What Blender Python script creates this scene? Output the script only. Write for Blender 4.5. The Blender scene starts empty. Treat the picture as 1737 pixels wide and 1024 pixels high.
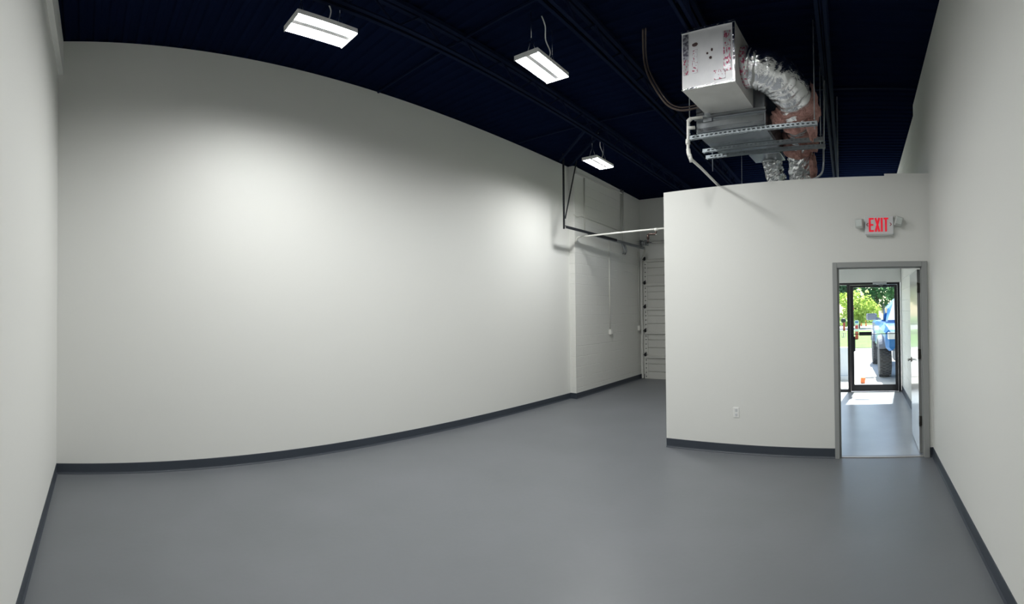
import bpy, math, random
from math import sin, cos, pi, radians as R
from mathutils import Vector, Matrix, Euler, noise

C = bpy.context.scene
COL = C.collection
random.seed(7)
G = 0.0638                      # the partition, its room and the air handler stand turned by this angle


# ------------------------------------------------------------------ materials
def mat(name, col, rough=0.6, metal=0.0, vary=None, bump=None, emit=None, coat=0.0, spec=0.5, trans=0.0):
    m = bpy.data.materials.new(name)
    m.use_nodes = True
    nt = m.node_tree
    b = nt.nodes['Principled BSDF']
    b.inputs['Base Color'].default_value = (*col, 1)
    b.inputs['Roughness'].default_value = rough
    b.inputs['Metallic'].default_value = metal
    b.inputs['Specular IOR Level'].default_value = spec
    b.inputs['Coat Weight'].default_value = coat
    if trans:
        b.inputs['Transmission Weight'].default_value = trans
    geo = nt.nodes.new('ShaderNodeNewGeometry')
    if vary:                                         # (scale, second colour, detail)
        n = nt.nodes.new('ShaderNodeTexNoise')
        n.inputs['Scale'].default_value = vary[0]
        n.inputs['Detail'].default_value = vary[2] if len(vary) > 2 else 4
        nt.links.new(geo.outputs['Position'], n.inputs['Vector'])
        r = nt.nodes.new('ShaderNodeValToRGB')
        r.color_ramp.elements[0].position, r.color_ramp.elements[1].position = 0.32, 0.68
        r.color_ramp.elements[0].color = (*vary[1], 1)
        r.color_ramp.elements[1].color = (*col, 1)
        nt.links.new(n.outputs['Fac'], r.inputs['Fac'])
        nt.links.new(r.outputs['Color'], b.inputs['Base Color'])
    if bump:                                         # (scale, strength, distance)
        n = nt.nodes.new('ShaderNodeTexNoise')
        n.inputs['Scale'].default_value = bump[0]
        n.inputs['Detail'].default_value = 5
        nt.links.new(geo.outputs['Position'], n.inputs['Vector'])
        bp = nt.nodes.new('ShaderNodeBump')
        bp.inputs['Strength'].default_value = bump[1]
        bp.inputs['Distance'].default_value = bump[2]
        nt.links.new(n.outputs['Fac'], bp.inputs['Height'])
        nt.links.new(bp.outputs['Normal'], b.inputs['Normal'])
    if emit:
        b.inputs['Emission Color'].default_value = (*emit[0], 1)
        b.inputs['Emission Strength'].default_value = emit[1]
    return m


def block_mat(name, col):
    """Painted concrete block in the y-z plane: only the joints are modelled, as relief."""
    m = mat(name, col, 0.55)
    nt = m.node_tree
    b = nt.nodes['Principled BSDF']
    geo = nt.nodes.new('ShaderNodeNewGeometry')
    sx = nt.nodes.new('ShaderNodeSeparateXYZ')
    cx = nt.nodes.new('ShaderNodeCombineXYZ')
    nt.links.new(geo.outputs['Position'], sx.inputs[0])
    nt.links.new(sx.outputs['Y'], cx.inputs['X'])
    nt.links.new(sx.outputs['Z'], cx.inputs['Y'])
    br = nt.nodes.new('ShaderNodeTexBrick')
    br.inputs['Scale'].default_value = 1.0
    br.inputs['Brick Width'].default_value = 0.406
    br.inputs['Row Height'].default_value = 0.203
    br.inputs['Mortar Size'].default_value = 0.008
    br.inputs['Mortar Smooth'].default_value = 0.6
    br.inputs['Color1'].default_value = br.inputs['Color2'].default_value = (1, 1, 1, 1)
    br.inputs['Mortar'].default_value = (0, 0, 0, 1)
    nt.links.new(cx.outputs[0], br.inputs['Vector'])
    n = nt.nodes.new('ShaderNodeTexNoise')
    n.inputs['Scale'].default_value = 14
    n.inputs['Detail'].default_value = 6
    nt.links.new(geo.outputs['Position'], n.inputs['Vector'])
    n2 = nt.nodes.new('ShaderNodeTexNoise')           # paint fills many of the joints
    n2.inputs['Scale'].default_value = 1.6
    nt.links.new(geo.outputs['Position'], n2.inputs['Vector'])
    mx = nt.nodes.new('ShaderNodeMath'); mx.operation = 'MULTIPLY'
    iv = nt.nodes.new('ShaderNodeMath'); iv.operation = 'SUBTRACT'; iv.inputs[0].default_value = 1.0
    nt.links.new(br.outputs['Color'], iv.inputs[1])
    nt.links.new(iv.outputs[0], mx.inputs[0])
    rp = nt.nodes.new('ShaderNodeMapRange')
    rp.inputs['From Min'].default_value, rp.inputs['From Max'].default_value = 0.38, 0.62
    nt.links.new(n2.outputs['Fac'], rp.inputs['Value'])
    nt.links.new(rp.outputs[0], mx.inputs[1])
    ad = nt.nodes.new('ShaderNodeMath'); ad.operation = 'MULTIPLY_ADD'
    ad.inputs[1].default_value = 0.35
    nt.links.new(n.outputs['Fac'], ad.inputs[0])
    ng = nt.nodes.new('ShaderNodeMath'); ng.operation = 'MULTIPLY'; ng.inputs[1].default_value = -1
    nt.links.new(mx.outputs[0], ng.inputs[0])
    nt.links.new(ng.outputs[0], ad.inputs[2])
    bp = nt.nodes.new('ShaderNodeBump')
    bp.inputs['Strength'].default_value = 0.55
    bp.inputs['Distance'].default_value = 0.012
    nt.links.new(ad.outputs[0], bp.inputs['Height'])
    nt.links.new(bp.outputs['Normal'], b.inputs['Normal'])
    return m


def glass_mat(name, tint):
    m = bpy.data.materials.new(name)
    m.use_nodes = True
    nt = m.node_tree
    nt.nodes.remove(nt.nodes['Principled BSDF'])
    o = nt.nodes['Material Output']
    t = nt.nodes.new('ShaderNodeBsdfTransparent'); t.inputs[0].default_value = (*tint, 1)
    g = nt.nodes.new('ShaderNodeBsdfGlossy'); g.inputs['Roughness'].default_value = 0.02
    lw = nt.nodes.new('ShaderNodeLayerWeight')
    pw = nt.nodes.new('ShaderNodeMath'); pw.operation = 'POWER'; pw.inputs[1].default_value = 5.0
    f = nt.nodes.new('ShaderNodeMath'); f.operation = 'MULTIPLY_ADD'; f.inputs[1].default_value = 0.7; f.inputs[2].default_value = 0.035
    nt.links.new(lw.outputs['Facing'], pw.inputs[0]); nt.links.new(pw.outputs[0], f.inputs[0])
    x = nt.nodes.new('ShaderNodeMixShader')
    nt.links.new(f.outputs[0], x.inputs[0]); nt.links.new(t.outputs[0], x.inputs[1]); nt.links.new(g.outputs[0], x.inputs[2])
    nt.links.new(x.outputs[0], o.inputs['Surface'])
    return m


def leaf_mat(name, a, c):
    m = bpy.data.materials.new(name)
    m.use_nodes = True
    nt = m.node_tree
    nt.nodes.remove(nt.nodes['Principled BSDF'])
    o = nt.nodes['Material Output']
    geo = nt.nodes.new('ShaderNodeNewGeometry')
    r = nt.nodes.new('ShaderNodeValToRGB')
    r.color_ramp.elements[0].color = (*a, 1); r.color_ramp.elements[1].color = (*c, 1)
    nt.links.new(geo.outputs['Random Per Island'], r.inputs['Fac'])
    d = nt.nodes.new('ShaderNodeBsdfDiffuse'); t = nt.nodes.new('ShaderNodeBsdfTranslucent')
    nt.links.new(r.outputs[0], d.inputs[0]); nt.links.new(r.outputs[0], t.inputs[0])
    x = nt.nodes.new('ShaderNodeMixShader'); x.inputs[0].default_value = 0.5
    nt.links.new(d.outputs[0], x.inputs[1]); nt.links.new(t.outputs[0], x.inputs[2])
    nt.links.new(x.outputs[0], o.inputs['Surface'])
    return m


def print_mat(name, base, ink, scale, lo, hi, metal=0.0, rough=0.4):
    """A surface with small broken printed marks."""
    m = mat(name, base, rough, metal, bump=(30, 0.25, 0.01))
    nt = m.node_tree
    b = nt.nodes['Principled BSDF']
    geo = nt.nodes.new('ShaderNodeNewGeometry')
    mp = nt.nodes.new('ShaderNodeVectorMath'); mp.operation = 'MULTIPLY'; mp.inputs[1].default_value = scale
    nt.links.new(geo.outputs['Position'], mp.inputs[0])
    n = nt.nodes.new('ShaderNodeTexNoise'); n.inputs['Scale'].default_value = 1.0; n.inputs['Detail'].default_value = 2
    nt.links.new(mp.outputs[0], n.inputs['Vector'])
    r = nt.nodes.new('ShaderNodeMapRange')
    r.inputs['From Min'].default_value, r.inputs['From Max'].default_value = lo, hi
    nt.links.new(n.outputs['Fac'], r.inputs['Value'])
    x = nt.nodes.new('ShaderNodeMix'); x.data_type = 'RGBA'
    x.inputs['A'].default_value = (*base, 1); x.inputs['B'].default_value = (*ink, 1)
    nt.links.new(r.outputs[0], x.inputs['Factor'])
    nt.links.new(x.outputs['Result'], b.inputs['Base Color'])
    return m


M = dict(
    wall=mat('wall paint', (0.74, 0.742, 0.715), 0.6, bump=(160, 0.10, 0.004)),
    block=block_mat('painted block', (0.72, 0.722, 0.69)),
    floor=mat('grey floor paint', (0.155, 0.164, 0.180), 0.42, vary=(1.1, (0.138, 0.148, 0.160), 8), bump=(22, 0.06, 0.01)),
    vinyl=mat('hall floor', (0.36, 0.385, 0.42), 0.30, vary=(2.5, (0.32, 0.345, 0.38), 8), bump=(14, 0.05, 0.01)),
    deck=mat('dark blue ceiling paint', (0.0045, 0.0085, 0.0260), 0.9, spec=0.0),
    joist=mat('dark joist paint', (0.0066, 0.0115, 0.0310), 0.7, spec=0.02),
    base=mat('charcoal rubber', (0.036, 0.045, 0.060), 0.45),
    steel_grey=mat('grey frame paint', (0.32, 0.33, 0.325), 0.42),
    leafdoor=mat('white gloss door', (0.78, 0.79, 0.79), 0.22, coat=0.3),
    dooredge=mat('door edge grey', (0.22, 0.225, 0.22), 0.5),
    hinge=mat('dark hinge steel', (0.10, 0.095, 0.085), 0.4, 0.8),
    nickel=mat('satin nickel', (0.42, 0.41, 0.39), 0.3, 1.0),
    bronze=mat('dark bronze aluminium', (0.020, 0.019, 0.022), 0.38, 0.3),
    chrome=mat('brushed aluminium', (0.55, 0.56, 0.58), 0.28, 1.0),
    glass=glass_mat('clear glass', (0.93, 0.96, 0.95)),
    rollup=mat('white painted door steel', (0.56, 0.56, 0.53), 0.5),
    rollrib=mat('painted door hardware', (0.60, 0.60, 0.57), 0.5),
    galv=mat('galvanised steel', (0.42, 0.44, 0.46), 0.38, 0.75, vary=(9, (0.34, 0.36, 0.385), 3)),
    galvbright=mat('sheet steel', (0.46, 0.49, 0.52), 0.24, 0.9, vary=(4, (0.38, 0.41, 0.44), 3), bump=(3.5, 0.10, 0.02)),
    strut=mat('zinc strut', (0.36, 0.40, 0.43), 0.45, 0.6),
    blacksteel=mat('black steel', (0.007, 0.008, 0.012), 0.5, 0.2),
    pipewhite=mat('white pipe paint', (0.66, 0.66, 0.62), 0.4),
    pvc=mat('white pvc', (0.74, 0.74, 0.70), 0.35),
    pipewall=mat('wall coloured pipe paint', (0.62, 0.62, 0.58), 0.45),
    brass=mat('dark bronze fitting', (0.06, 0.04, 0.035), 0.35, 0.7),
    copper=mat('dull copper', (0.085, 0.062, 0.055), 0.5, 0.4),
    foil=mat('crinkled foil', (0.88, 0.89, 0.91), 0.16, 1.0, bump=(30, 0.5, 0.02)),
    foilface=mat('foil faced board', (0.93, 0.93, 0.96), 0.40, 0.12, vary=(10, (0.88, 0.88, 0.92), 5), bump=(11, 0.22, 0.02)),
    foiltape=print_mat('foil tape', (0.70, 0.70, 0.73), (0.55, 0.10, 0.20), (60, 60, 34), 0.53, 0.58, 0.6, 0.35),
    foildark=print_mat('dull foil tape', (0.62, 0.63, 0.70), (0.16, 0.15, 0.22), (24, 24, 40), 0.45, 0.6, 0.6, 0.4),
    foilink=print_mat('stamped marks', (0.86, 0.86, 0.90), (0.45, 0.10, 0.18), (55, 55, 40), 0.57, 0.61, 0.4, 0.5),
    boardgrey=mat('plain duct board', (0.60, 0.60, 0.58), 0.5, 0.25, vary=(5, (0.52, 0.52, 0.50), 5), bump=(7, 0.15, 0.02)),
    smudge=mat('brown smudge', (0.09, 0.05, 0.05), 0.6),
    pink=mat('pink glass wool', (0.62, 0.36, 0.32), 0.95, vary=(16, (0.42, 0.22, 0.19), 6), bump=(60, 0.9, 0.03)),
    label=print_mat('paper label', (0.62, 0.63, 0.62), (0.12, 0.12, 0.14), (50, 50, 90), 0.5, 0.56, 0.0, 0.6),
    lampwhite=mat('white lamp housing', (0.80, 0.80, 0.80), 0.4),
    lens=mat('lit lens', (0.9, 0.9, 0.9), 0.4, emit=((0.99, 1.0, 0.98), 212.0)),
    paneldiff=mat('lit fill panel', (0.9, 0.9, 0.9), 0.4, emit=((0.97, 1.0, 1.0), 9.0)),
    signwhite=mat('white sign plastic', (0.70, 0.71, 0.72), 0.4),
    signred=mat('lit red letters', (0.5, 0.01, 0.02), 0.4, emit=((1.0, 0.015, 0.05), 0.42)),
    signdim=mat('red chevrons', (0.30, 0.03, 0.05), 0.5),
    lamphead=mat('grey lamp head', (0.46, 0.48, 0.46), 0.4),
    lampglass=mat('lamp head lens', (0.62, 0.66, 0.64), 0.15),
    outlet=mat('white outlet plastic', (0.82, 0.82, 0.80), 0.35),
    dark=mat('dark slot', (0.03, 0.03, 0.03), 0.6),
    threshold=mat('threshold strip', (0.46, 0.44, 0.42), 0.4, 0.3),
    pave=mat('pale pavement', (0.60, 0.585, 0.55), 0.9, vary=(0.7, (0.53, 0.52, 0.49), 8)),
    street=mat('pale street', (0.46, 0.46, 0.46), 0.9),
    lawn=mat('lawn', (0.17, 0.30, 0.06), 0.95, vary=(1.4, (0.10, 0.20, 0.045), 8)),
    stucco=mat('outside stucco', (0.62, 0.60, 0.56), 0.9, bump=(40, 0.3, 0.01)),
    lowwall=mat('pale blue painted concrete', (0.66, 0.72, 0.82), 0.7),
    leafdark=leaf_mat('dark leaves', (0.03, 0.075, 0.045), (0.085, 0.19, 0.10)),
    leafmid=leaf_mat('mid leaves', (0.06, 0.15, 0.07), (0.15, 0.32, 0.14)),
    leafbright=leaf_mat('yellow green leaves', (0.28, 0.42, 0.06), (0.62, 0.72, 0.22)),
    bark=mat('bark', (0.10, 0.075, 0.055), 0.9),
    truckblue=mat('bright blue car paint', (0.004, 0.15, 0.45), 0.3, 0.1, coat=0.5),
    truckgrey=mat('silver grey trim', (0.22, 0.24, 0.29), 0.45, 0.2),
    tyre=mat('tyre rubber', (0.085, 0.088, 0.096), 0.85),
    autoglass=mat('car glass', (0.05, 0.06, 0.07), 0.05, coat=0.5),
    lampclear=mat('head lamp and sky-white windshield', (0.75, 0.78, 0.80), 0.1, 0.2),
    red=mat('red post paint', (0.60, 0.07, 0.06), 0.6),
    orange=mat('orange barrier', (0.80, 0.20, 0.06), 0.6),
    whitepaint=mat('white paint', (0.80, 0.80, 0.78), 0.6),
    bluesign=mat('blue sign', (0.10, 0.20, 0.50), 0.5),
)


# ------------------------------------------------------------------ mesh builder
class MB:
    def __init__(s):
        s.v, s.f, s.sm = [], [], []

    def add(s, vs, fs, smooth=False):
        o = len(s.v)
        s.v += [Vector(p) for p in vs]
        s.f += [[i + o for i in f] for f in fs]
        s.sm += [smooth] * len(fs)
        return s

    def box(s, lo, hi, bev=0.0):
        (a, b, c), (d, e, f) = lo, hi
        if a > d: a, d = d, a
        if b > e: b, e = e, b
        if c > f: c, f = f, c
        if bev <= 0:
            return s.add([(a, b, c), (d, b, c), (d, e, c), (a, e, c), (a, b, f), (d, b, f), (d, e, f), (a, e, f)],
                         [(0, 3, 2, 1), (4, 5, 6, 7), (0, 1, 5, 4), (1, 2, 6, 5), (2, 3, 7, 6), (3, 0, 4, 7)])
        k = bev
        def ring(i, z):
            return [(a + i + k, b + i, z), (d - i - k, b + i, z), (d - i, b + i + k, z), (d - i, e - i - k, z),
                    (d - i - k, e - i, z), (a + i + k, e - i, z), (a + i, e - i - k, z), (a + i, b + i + k, z)]
        vs = ring(k * .6, c) + ring(0, c + k) + ring(0, f - k) + ring(k * .6, f)
        fs = [list(range(7, -1, -1)), list(range(24, 32))]
        for r in range(3):
            for i in range(8):
                j = (i + 1) % 8
                fs.append((r * 8 + i, r * 8 + j, r * 8 + 8 + j, r * 8 + 8 + i))
        return s.add(vs, fs)

    def rbox(s, c, size, rot, bev=0.0):
        """box of SIZE turned by the Euler angles ROT about its centre C"""
        m = MB()
        x, y, z = (k / 2 for k in size)
        m.box((-x, -y, -z), (x, y, z), bev)
        q = Euler(rot).to_matrix()
        return s.add([q @ v + Vector(c) for v in m.v], m.f)

    def prism(s, poly, z0, z1):
        n = len(poly)
        vs = [(x, y, z0) for x, y in poly] + [(x, y, z1) for x, y in poly]
        fs = [list(range(n - 1, -1, -1)), list(range(n, 2 * n))] + [(i, (i + 1) % n, n + (i + 1) % n, n + i) for i in range(n)]
        return s.add(vs, fs)

    def bar(s, p, q, w, h=None, up=(0, 0, 1)):
        """a straight square bar from P to Q"""
        p, q = Vector(p), Vector(q)
        t = (q - p).normalized()
        u = Vector(up)
        if abs(t.dot(u)) > 0.98: u = Vector((0, 1, 0))
        a = t.cross(u).normalized() * (w / 2)
        b = a.cross(t).normalized() * ((h or w) / 2)
        vs = [p - a - b, p + a - b, p + a + b, p - a + b, q - a - b, q + a - b, q + a + b, q - a + b]
        return s.add(vs, [(0, 3, 2, 1), (4, 5, 6, 7), (0, 1, 5, 4), (1, 2, 6, 5), (2, 3, 7, 6), (3, 0, 4, 7)])

    def tube(s, path, r, n=12, cap=True, fn=None, smooth=True):
        """a round tube along PATH; R a number or one per point; FN(i, angle, point) scales the radius"""
        P = [Vector(p) for p in path]
        k = len(P)
        rs = r if isinstance(r, (list, tuple)) else [r] * k
        t0 = (P[1] - P[0]).normalized()
        u = t0.cross(Vector((0, 0, 1)))
        if u.length < 1e-3: u = t0.cross(Vector((0, 1, 0)))
        u.normalize()
        vs, fs = [], []
        for i in range(k):
            t = (P[min(i + 1, k - 1)] - P[max(i - 1, 0)]).normalized()
            u = (u - t * u.dot(t)).normalized()
            w = t.cross(u)
            for j in range(n):
                a = 2 * pi * j / n
                d = u * cos(a) + w * sin(a)
                rr = rs[i] * (fn(i, a, P[i] + d * rs[i]) if fn else 1)
                vs.append(P[i] + d * rr)
        for i in range(k - 1):
            for j in range(n):
                q = (j + 1) % n
                fs.append((i * n + j, i * n + q, (i + 1) * n + q, (i + 1) * n + j))
        if cap:
            fs += [list(range(n - 1, -1, -1)), list(range((k - 1) * n, k * n))]
        return s.add(vs, fs, smooth)

    def lathe(s, prof, c, axis='z', n=24, smooth=True):
        """revolve (radius, height) pairs about an axis through C"""
        vs, fs = [], []
        for r, h in prof:
            for j in range(n):
                a = 2 * pi * j / n
                p = {'z': (r * cos(a), r * sin(a), h), 'y': (r * sin(a), h, r * cos(a)), 'x': (h, r * cos(a), r * sin(a))}[axis]
                vs.append(Vector(p) + Vector(c))
        k = len(prof)
        for i in range(k - 1):
            for j in range(n):
                q = (j + 1) % n
                fs.append((i * n + j, i * n + q, (i + 1) * n + q, (i + 1) * n + j))
        fs += [list(range(n - 1, -1, -1)), list(range((k - 1) * n, k * n))]
        return s.add(vs, fs, smooth)

    def sphere(s, c, rad, n=14, m=10, fn=None):
        vs, fs = [], []
        for i in range(m + 1):
            t = pi * i / m
            for j in range(n):
                a = 2 * pi * j / n
                d = Vector((sin(t) * cos(a), sin(t) * sin(a), cos(t)))
                k = fn(d) if fn else 1
                vs.append(Vector(c) + Vector((d.x * rad[0], d.y * rad[1], d.z * rad[2])) * k)
        for i in range(m):
            for j in range(n):
                q = (j + 1) % n
                fs.append((i * n + j, (i + 1) * n + j, (i + 1) * n + q, i * n + q))
        return s.add(vs, fs, True)

    def build(s, name, m, parent=None, base=(0, 0, 0), rz=0.0):
        """Link the shape as one mesh object. Coordinates are in the frame turned by RZ; BASE is the object's origin in it."""
        me = bpy.data.meshes.new(name)
        b = Vector(base)
        me.from_pydata([tuple(v - b) for v in s.v], [], s.f)
        me.polygons.foreach_set('use_smooth', s.sm)
        me.materials.append(M[m])
        me.update()
        o = bpy.data.objects.new(name, me)
        COL.objects.link(o)
        if parent is not None:
            o.parent = parent
        else:
            o.location = Matrix.Rotation(rz, 3, 'Z') @ b
            o.rotation_euler = (0, 0, rz)
        return o


def tag(o, label, cat, group=None):
    o['label'] = label
    o['category'] = cat
    if group: o['group'] = group
    return o


def thing(name, label, cat, base=(0, 0, 0), rz=0.0, group=None):
    o = bpy.data.objects.new(name, None)
    o.empty_display_size = 0.1
    COL.objects.link(o)
    o.location = Matrix.Rotation(rz, 3, 'Z') @ Vector(base)
    o.rotation_euler = (0, 0, rz)
    return tag(o, label, cat, group)


def struct(o):
    o['kind'] = 'structure'
    return o


def structroot(name, base=(0, 0, 0), rz=0.0):
    o = bpy.data.objects.new(name, None)
    COL.objects.link(o)
    o.location = Matrix.Rotation(rz, 3, 'Z') @ Vector(base)
    o.rotation_euler = (0, 0, rz)
    return struct(o)


def smooth_path(pts, k=8):
    P = [Vector(p) for p in pts]
    out = []
    for i in range(len(P) - 1):
        a, b, c, d = P[max(i - 1, 0)], P[i], P[i + 1], P[min(i + 2, len(P) - 1)]
        for j in range(k):
            t = j / k
            out.append(0.5 * ((2 * b) + (c - a) * t + (2 * a - 5 * b + 4 * c - d) * t * t + (3 * b - a - 3 * c + d) * t ** 3))
    out.append(P[-1])
    return out


def rounded(pts, r=0.05, k=5):
    """a path of straight runs with rounded elbows"""
    P = [Vector(p) for p in pts]
    out = [P[0]]
    for i in range(1, len(P) - 1):
        a, b, c = P[i - 1], P[i], P[i + 1]
        ra = min(r, (a - b).length * .49, (c - b).length * .49)
        p, q = b + (a - b).normalized() * ra, b + (c - b).normalized() * ra
        for j in range(k + 1):
            t = j / k
            out.append(p * (1 - t) ** 2 + b * 2 * t * (1 - t) + q * t * t)
    out.append(P[-1])
    return out


RZ = -G
ROOF = 4.55

# ------------------------------------------------------------------ the setting: floors and ceiling
struct(MB().prism([(-5.6, -0.75), (1.05, -0.75), (1.05, 5.53), (-2.31, 5.74), (-2.31, 11.42), (-5.6, 11.42)], -0.12, 0.0).build('floor', 'floor'))
struct(MB().prism([(-2.31, 5.74), (1.05, 5.53), (1.05, 10.1), (-2.31, 10.1)], -0.12, 0.0).build('floor_hall', 'vinyl'))
struct(MB().box((-0.575, 5.50, 0.0), (0.395, 5.535, 0.008)).build('trim_1', 'threshold', rz=RZ, base=(-0.09, 5.5, 0)))

dk = MB()                                             # corrugated roof deck, ribs across the room
prof = []
y = -0.8
while y < 11.6:
    prof += [(y, ROOF), (y + 0.045, ROOF), (y + 0.065, ROOF + 0.022), (y + 0.13, ROOF + 0.022)]
    y += 0.15
n = len(prof)
vs = [(-5.7, a, b) for a, b in prof] + [(1.15, a, b) for a, b in prof]
vs += [(-5.7, a, ROOF + 0.1) for a, b in prof] + [(1.15, a, ROOF + 0.1) for a, b in prof]
fs = [(i, i + 1, n + i + 1, n + i) for i in range(n - 1)] + [(2 * n + i, 3 * n + i, 3 * n + i + 1, 2 * n + i + 1) for i in range(n - 1)]
dk.add(vs, fs)
struct(dk.build('ceiling', 'deck'))

# walls
struct(MB().prism([(-5.151, -0.276), (-5.319, 8.07), (-5.60, 8.07), (-5.60, -0.276)], 0, ROOF + 0.04).build('wall_left', 'wall'))
struct(MB().prism([(-5.185, 8.07), (-5.33, 11.36), (-5.62, 11.36), (-5.60, 8.07)], 0, ROOF + 0.04).build('wall_left_block', 'block'))
struct(MB().prism([(-5.60, -0.262), (-5.60, -0.60), (1.10, -0.60), (1.10, -0.468)], 0, ROOF + 0.04).build('wall_back', 'wall'))
struct(MB().prism([(0.770, -0.458), (0.842, 6.93), (1.10, 6.93), (1.10, -0.458)], 0, ROOF + 0.04).build('wall_right', 'wall'))
struct(MB().prism([(0.885, 6.93), (0.905, 11.42), (1.10, 11.42), (1.10, 6.93)], 0, ROOF + 0.04).build('wall_right_hall', 'block'))
# end wall round the roll-up door
ew = MB()
ew.box((-5.62, 11.36, 0), (-5.19, 11.60, ROOF + 0.04)).box((-2.52, 11.36, 0), (-2.10, 11.60, ROOF + 0.04)).box((-5.19, 11.36, 3.00), (-2.52, 11.60, ROOF + 0.04))
struct(ew.build('wall_end', 'wall'))
struct(MB().box((-2.10, 11.36, 4.25), (1.10, 11.60, ROOF + 0.04)).build('wall_front', 'stucco'))
# partition with a doorway
pw = MB()
N0, N1 = 5.476, 5.596
pw.box((-2.666, N0, 0), (-0.600, N1, 3.14)).box((0.420, N0, 0), (0.492, N1, 3.165)).box((-0.600, N0, 2.15), (0.420, N1, 3.14))
pw.box((-0.02, N0 + .002, 3.139), (0.46, N1 - .002, 3.165))
struct(pw.build('wall_partition', 'wall', rz=RZ))
struct(MB().prism([(-2.313, 5.755), (-2.19, 5.747), (-2.19, 11.38), (-2.313, 11.38)], 0, 3.14).build('wall_hall_left', 'wall'))
struct(MB().box((-2.62, N1, 2.62), (0.24, 9.93, 2.70)).build('ceiling_hall', 'wall', rz=RZ))
struct(MB().box((-2.86, 9.90, 2.205), (0.262, 10.02, 2.72)).box((-2.86, 9.90, 0), (-1.95, 10.02, 2.21)).build('wall_storefront', 'wall', rz=RZ))
# ledger along the head of the back wall
struct(MB().prism([(-5.165, -0.276), (-5.165, -0.225), (0.775, -0.407), (0.775, -0.458)], 4.19, ROOF).build('trim_2', 'wall'))


# dark closure angle where the deck meets the walls
cs = MB()
cs.prism([(-5.150, -0.27), (-5.318, 8.07), (-5.36, 8.07), (-5.19, -0.27)], ROOF - 0.006, ROOF + 0.05).prism([(-5.184, 8.07), (-5.329, 11.36), (-5.36, 11.36), (-5.21, 8.07)], ROOF - 0.006, ROOF + 0.05)
cs.prism([(-5.40, 11.355), (1.0, 11.355), (1.0, 11.40), (-5.40, 11.40)], ROOF - 0.006, ROOF + 0.05)
cs.prism([(0.769, -0.45), (0.841, 6.93), (0.88, 6.93), (0.80, -0.45)], ROOF - 0.006, ROOF + 0.05).prism([(0.884, 6.93), (0.904, 11.40), (0.94, 11.40), (0.92, 6.93)], ROOF - 0.006, ROOF + 0.05)
struct(cs.build('trim_3', 'deck'))


# baseboards: coved rubber strips
def baseboard(name, p, q, side, rz=0.0, h=0.11):
    p, q = Vector((*p, 0)), Vector((*q, 0))
    t = (q - p).normalized()
    w = Vector((-t.y, t.x, 0)) * side
    pr = [(0, 0), (0.016, 0), (0.014, 0.006), (0.008, 0.016), (0.006, 0.028), (0.006, h - 0.003), (0.004, h), (0, h)]
    vs = [p + w * a + Vector((0, 0, b)) for a, b in pr] + [q + w * a + Vector((0, 0, b)) for a, b in pr]
    k = len(pr)
    fs = [(i, (i + 1) % k, k + (i + 1) % k, k + i) for i in range(k)] + [list(range(k - 1, -1, -1)), list(range(k, 2 * k))]
    struct(MB().add(vs, fs).build(name, 'base', rz=rz))


baseboard('baseboard_left', (-5.151, -0.276), (-5.319, 8.07), -1)
struct(MB().box((-5.32, 8.062, 0), (-5.179, 8.07, 0.11)).build('baseboard_left_return', 'base'))
baseboard('baseboard_left_block', (-5.185, 8.063), (-5.33, 11.36), -1)
struct(MB().box((-5.33, 11.352, 0), (-5.235, 11.36, 0.11)).build('baseboard_end', 'base'))
baseboard('baseboard_back', (-5.15, -0.276), (0.77, -0.458), 1)
baseboard('baseboard_right', (0.770, -0.458), (0.829, 5.43), 1)
baseboard('baseboard_partition', (-2.666, N0), (-0.613, N0), -1, RZ)
baseboard('baseboard_partition_right', (0.444, N0), (0.480, N0), -1, RZ)
baseboard('baseboard_hall', (0.885, 6.93), (0.897, 9.95), 1)

# joists under the deck
jl = {
      -3.57: 'dark joist with a doubled bottom chord passing just right of the nearest hanging lamp',
      -2.36: 'dark joist crossing the roof right of the middle hanging lamp',
      -1.40: 'dark joist passing straight over the foil covered duct box',
      -0.20: 'dark joist crossing the roof between the duct box and the right wall'}
for x, lab in jl.items():
    t = thing('roof_joist', lab, 'joist', (x, 5.5, ROOF), 0.018, 'dark steel joists under the roof deck')
    L = 5.75
    for s in (-1, 1):
        MB().box((s * 0.012, -L, -0.25), (s * 0.055, L, -0.243)).box((s * 0.012, -L, -0.25), (s * 0.018, L, -0.205)).build('bottom_chord', 'joist', t)
        MB().box((s * 0.012, -L, -0.04), (s * 0.055, L, -0.002)).build('top_chord', 'joist', t)
    w = MB()
    k, up = -L, False
    while k < L - 0.3:
        w.bar((0, k, -0.235 if not up else -0.02), (0, k + 0.3, -0.02 if not up else -0.235), 0.018)
        k += 0.3; up = not up
    w.build('web', 'joist', t)
for yy, lab in ((3.55, 'thin dark bridging bar crossing the roof beside the nearest and middle lamps'), (6.35, 'thin dark bridging bar crossing the roof just this side of the farthest lamp')):
    tag(MB().box((-5.20, yy, 4.515), (0.80, yy + 0.022, 4.535)).build('bridging_bar', 'joist', base=(-2, yy, 4.52)), lab, 'bridging bar', 'bridging bars between the joists')

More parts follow.
